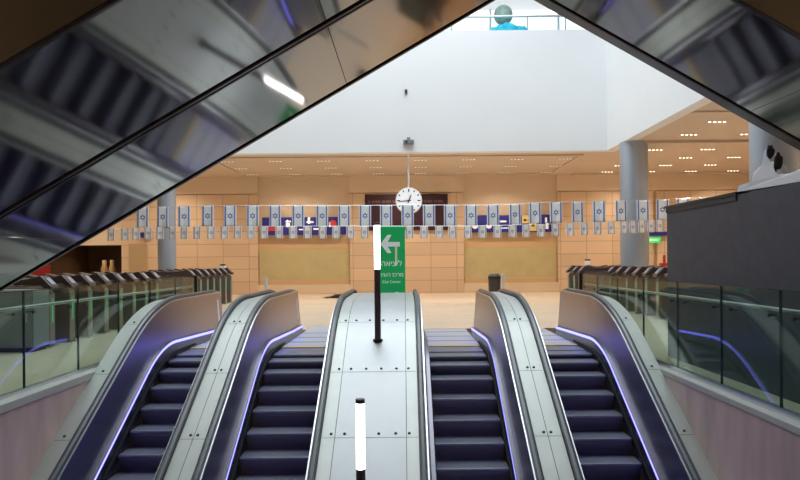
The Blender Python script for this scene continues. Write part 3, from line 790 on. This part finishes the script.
# ------------------------------------------------------------------ glass balustrades on the kerbs
def balustrade(x, joints, side, label):
    o = empty('glass_balustrade', (x, joints[0], .035)); tag(o, label, 'balustrade')
    for a, b in zip(joints, joints[1:]):
        g = MB(); g.box(x-.009, x+.009, a+.012, b-.012, .04, 1.27); p = g.build('glass_panel', M['glass'], o)
        g = MB(); g.box(x-.0095, x+.0095, a+.004, a+.0125, .04, 1.27).box(x-.0095, x+.0095, b-.0125, b-.004, .04, 1.27).box(x-.0095, x+.0095, a+.004, b-.004, 1.262, 1.272)
        g.build('glass_edge', M['glass_edge'], p)
        for q in (a+.22, b-.22):
            g = MB(); g.lathe([(.022, -.014), (.022, .014)], x, q, 1.0, 14, 'x'); g.build('bolt', M['bolt'], o, smooth=True)
            g = MB(); g.lathe([(.009, 0), (.009, .08)] if side > 0 else [(.009, -.08), (.009, 0)], x, q, 1.0, 8, 'x'); g.build('bracket', M['gate_cap'], o)
    g = MB(); g.lathe([(.021, 0), (.021, joints[-1]-joints[0])], x+side*.09, joints[0], 1.06, 14, 'y'); g.build('handrail', M['steel'], o, smooth=True)
    g = MB(); g.box(x-.03, x+.03, joints[0], joints[-1], .03, .10); g.build('base_channel', M['steel'], o)
    g = MB(); g.box(x-.04, x+.04, joints[-1]+.01, joints[-1]+.09, .03, 1.3); g.build('end_post', M['gate_cap'], o)
balustrade(-4.60, [6.95, 8.19, 9.55, 10.9, 12.25, 13.6, 14.9], -1, 'green tinted glass balustrade on the kerb below the soffit')
balustrade(3.73, [5.5, 6.76, 8.03, 9.32, 10.65, 11.95, 13.2, 14.4], 1, 'green tinted glass balustrade on the kerb before the charcoal hoarding')

# ------------------------------------------------------------------ charcoal hoarding with white plastic on top
hx = 4.26
o = empty('hoarding', (hx+1, 9, 0)); tag(o, 'tall charcoal hoarding box behind the glass balustrade', 'hoarding')
g = MB(); g.box(hx, hx+1.6, 6.75, 11.05, .0, 2.40); g.build('hoarding_body', M['hoard'], o)
g = MB(); g.box(hx-.03, hx+1.6, 8.7, 11.1, 2.40, 2.435); g.build('top_board', M['hoard_top'], o)
g = MB(); g.box(hx-.015, hx+.01, 8.72, 11.06, 2.325, 2.40); g.build('edge_batten', M['hoard_top'], o)
def W(px, py, d): return at(px, py, d)
# crumpled white plastic sheet with ragged outline, lying along the top of the hoarding
pr = random.Random(4)
base_z = 2.40
outl = [(8.75, .0), (8.72, .08), (8.37, .13), (8.33, .25), (8.2, .29), (8.14, .33), (8.10, .46), (8.03, .48), (7.98, .40), (7.95, .31), (7.83, .28), (7.78, .14), (7.62, .12), (7.42, .14), (7.30, .13), (7.28, 0)]
rr = []
for t, sc in ((0, .93), (.02, 1), (.07, .97), (.12, .85), (.16, .4)):
    rr.append([(hx+.012+t+pr.uniform(0, .015)*(i not in (0, len(outl)-1)), d_+pr.uniform(-.02, .02), base_z+.037+(-.03 if d_ < 8.69 else 0)+h_*sc) for i, (d_, h_) in enumerate(outl)])
g = MB(); g.rings(rr); o = g.build('plastic_sheet', M['plastic']); tag(o, 'crumpled white plastic sheet heaped on top of the charcoal hoarding', 'plastic sheet')
g = MB(); blob(g, hx+.03, 7.97, base_z+.43, .04, .04, .065, 11, .2); tag(g.build('dark_rag', M['rag'], smooth=True), 'dark rag poking out at the peak of the plastic sheet', 'rag')
g = MB(); blob(g, hx+.04, 7.82, base_z+.28, .045, .04, .10, 13, .15); tag(g.build('dark_rag', M['rag'], smooth=True), 'dark rag standing on the lower shoulder of the plastic sheet', 'rag')

# ------------------------------------------------------------------ crossing escalators overhead, mirrored undersides
def overhead(sgn_, z0, y0, y1, x_lo, x_hi, label, pan_len, off, far_edge=.06):
    """underside plane z = z0 + sgn*S*x, between depths y0..y1"""
    ang = R(30)*sgn_
    zf = lambda x: z0+sgn_*S*x
    o = empty('overhead_escalator', ((x_lo+x_hi)/2, (y0+y1)/2, zf((x_lo+x_hi)/2))); tag(o, label, 'escalator', 'mirror clad escalators overhead')
    TH = 1.15
    def slab(a, b, ya, yb, t0, t1, nm, m, bevel=0):
        g = MB(); g.prism([(a, zf(a)+t0), (b, zf(b)+t0), (b, zf(b)+t1), (a, zf(a)+t1)], 'y', ya, yb); return g.build(nm, m, o, bevel=bevel)
    x = x_lo+off
    cuts = [x_lo]
    while x < x_hi-.3:
        if x > x_lo+.3: cuts.append(x)
        x += pan_len
    cuts.append(x_hi)
    for a, b in zip(cuts, cuts[1:]):
        slab(a+.0025, b-.0025, y0+.03, y1-far_edge, .0, .02, 'soffit_panel', M['soffit'])
        slab(a+.003, b-.003, y0, y0+.02, .02, TH, 'side_cladding', M['truss_side'])
        slab(a+.003, b-.003, y1-.02, y1, .04, TH, 'side_cladding', M['truss_side'])
    slab(x_lo, x_hi, y1-far_edge+.004, y1-.001, -.018, .03, 'edge_trim', M['soffit_edge'], .006)
    slab(x_lo, x_hi, y0+.001, y0+.027, -.012, .019, 'edge_trim', M['soffit_edge'], .005)
    slab(x_lo+.004, x_hi-.004, y0+.021, y1-.021, .021, TH-.01, 'truss_body', M['soffit_edge'])
    return o
overhead(1, 3.63, 4.945, 6.67, -6.2, .985, 'mirror clad escalator overhead dropping beside the ticket gates, further of the pair', 2.6, .45, .05)
overhead(1, 3.63, 3.22, 4.905, -6.2, .985, 'mirror clad escalator overhead, closer of the pair, with bronze side', 2.6, .45, .035)
overhead(-1, 4.785, 4.82, 6.45, .995, 8.1, 'single mirror clad escalator overhead descending towards the hoarding', 3.4, 2.2, .17)

# ------------------------------------------------------------------ light
def spot(x, y, z, e, col, size=R(150), r=.15, blend=.8):
    l = bpy.data.lights.new('down_and_fill_light', 'SPOT'); l.energy = e; l.color = col; l.spot_size = size; l.spot_blend = blend; l.shadow_soft_size = r
    o = bpy.data.objects.new('down_and_fill_light', l); C.objects.link(o); o.location = (x, y, z)
WARM = (1, .85, .68)
for x in (-16, -11, -5.2, -.3, 4.6, 10.4, 15.3):
    for y in (27.0, 31.2):
        spot(x, y, CEIL-.06, 330, WARM)
for x in (10.4, 15.3):
    for y in (14.0, 18.5, 22.5): spot(x, y, CEIL-.06, 300, WARM)
for x in (-11, -16):
    for y in (12.0, 17.0, 22.0): spot(x, y, CEIL-.06, 65, WARM)
spot(-16, WALL+2.5, 2.4, 45, (1, .75, .5), R(160))
for y in (5.0, 8.5): spot(-10, y, CEIL-.06, 170, (.95, 1, .95))  # fill added without fittings to brighten the floor behind the soffit-side glass
for x in (-10.5, 10): spot(x, -3, CEIL-.06, 420, WARM, R(177), .3, .3)  # warm fill added behind the camera, no fittings, to lift the bronze truss side
for y in (6.0, 10.0): spot(12, y, CEIL-.06, 120, (1, .95, .9))
w = bpy.data.worlds.new('world'); bpy.context.scene.world = w; w.use_nodes = True
w.node_tree.nodes['Background'].inputs[0].default_value = (.75, .85, 1, 1); w.node_tree.nodes['Background'].inputs[1].default_value = .6

sc = bpy.context.scene
sc.view_settings.view_transform = 'Standard'; sc.view_settings.look = 'None'; sc.view_settings.exposure = 0; sc.view_settings.gamma = 1
sc.view_settings.use_curve_mapping = False
sc.cycles.use_denoising = True
sc.cycles.max_bounces = 10; sc.cycles.transparent_max_bounces = 16; sc.cycles.sample_clamp_indirect = 6
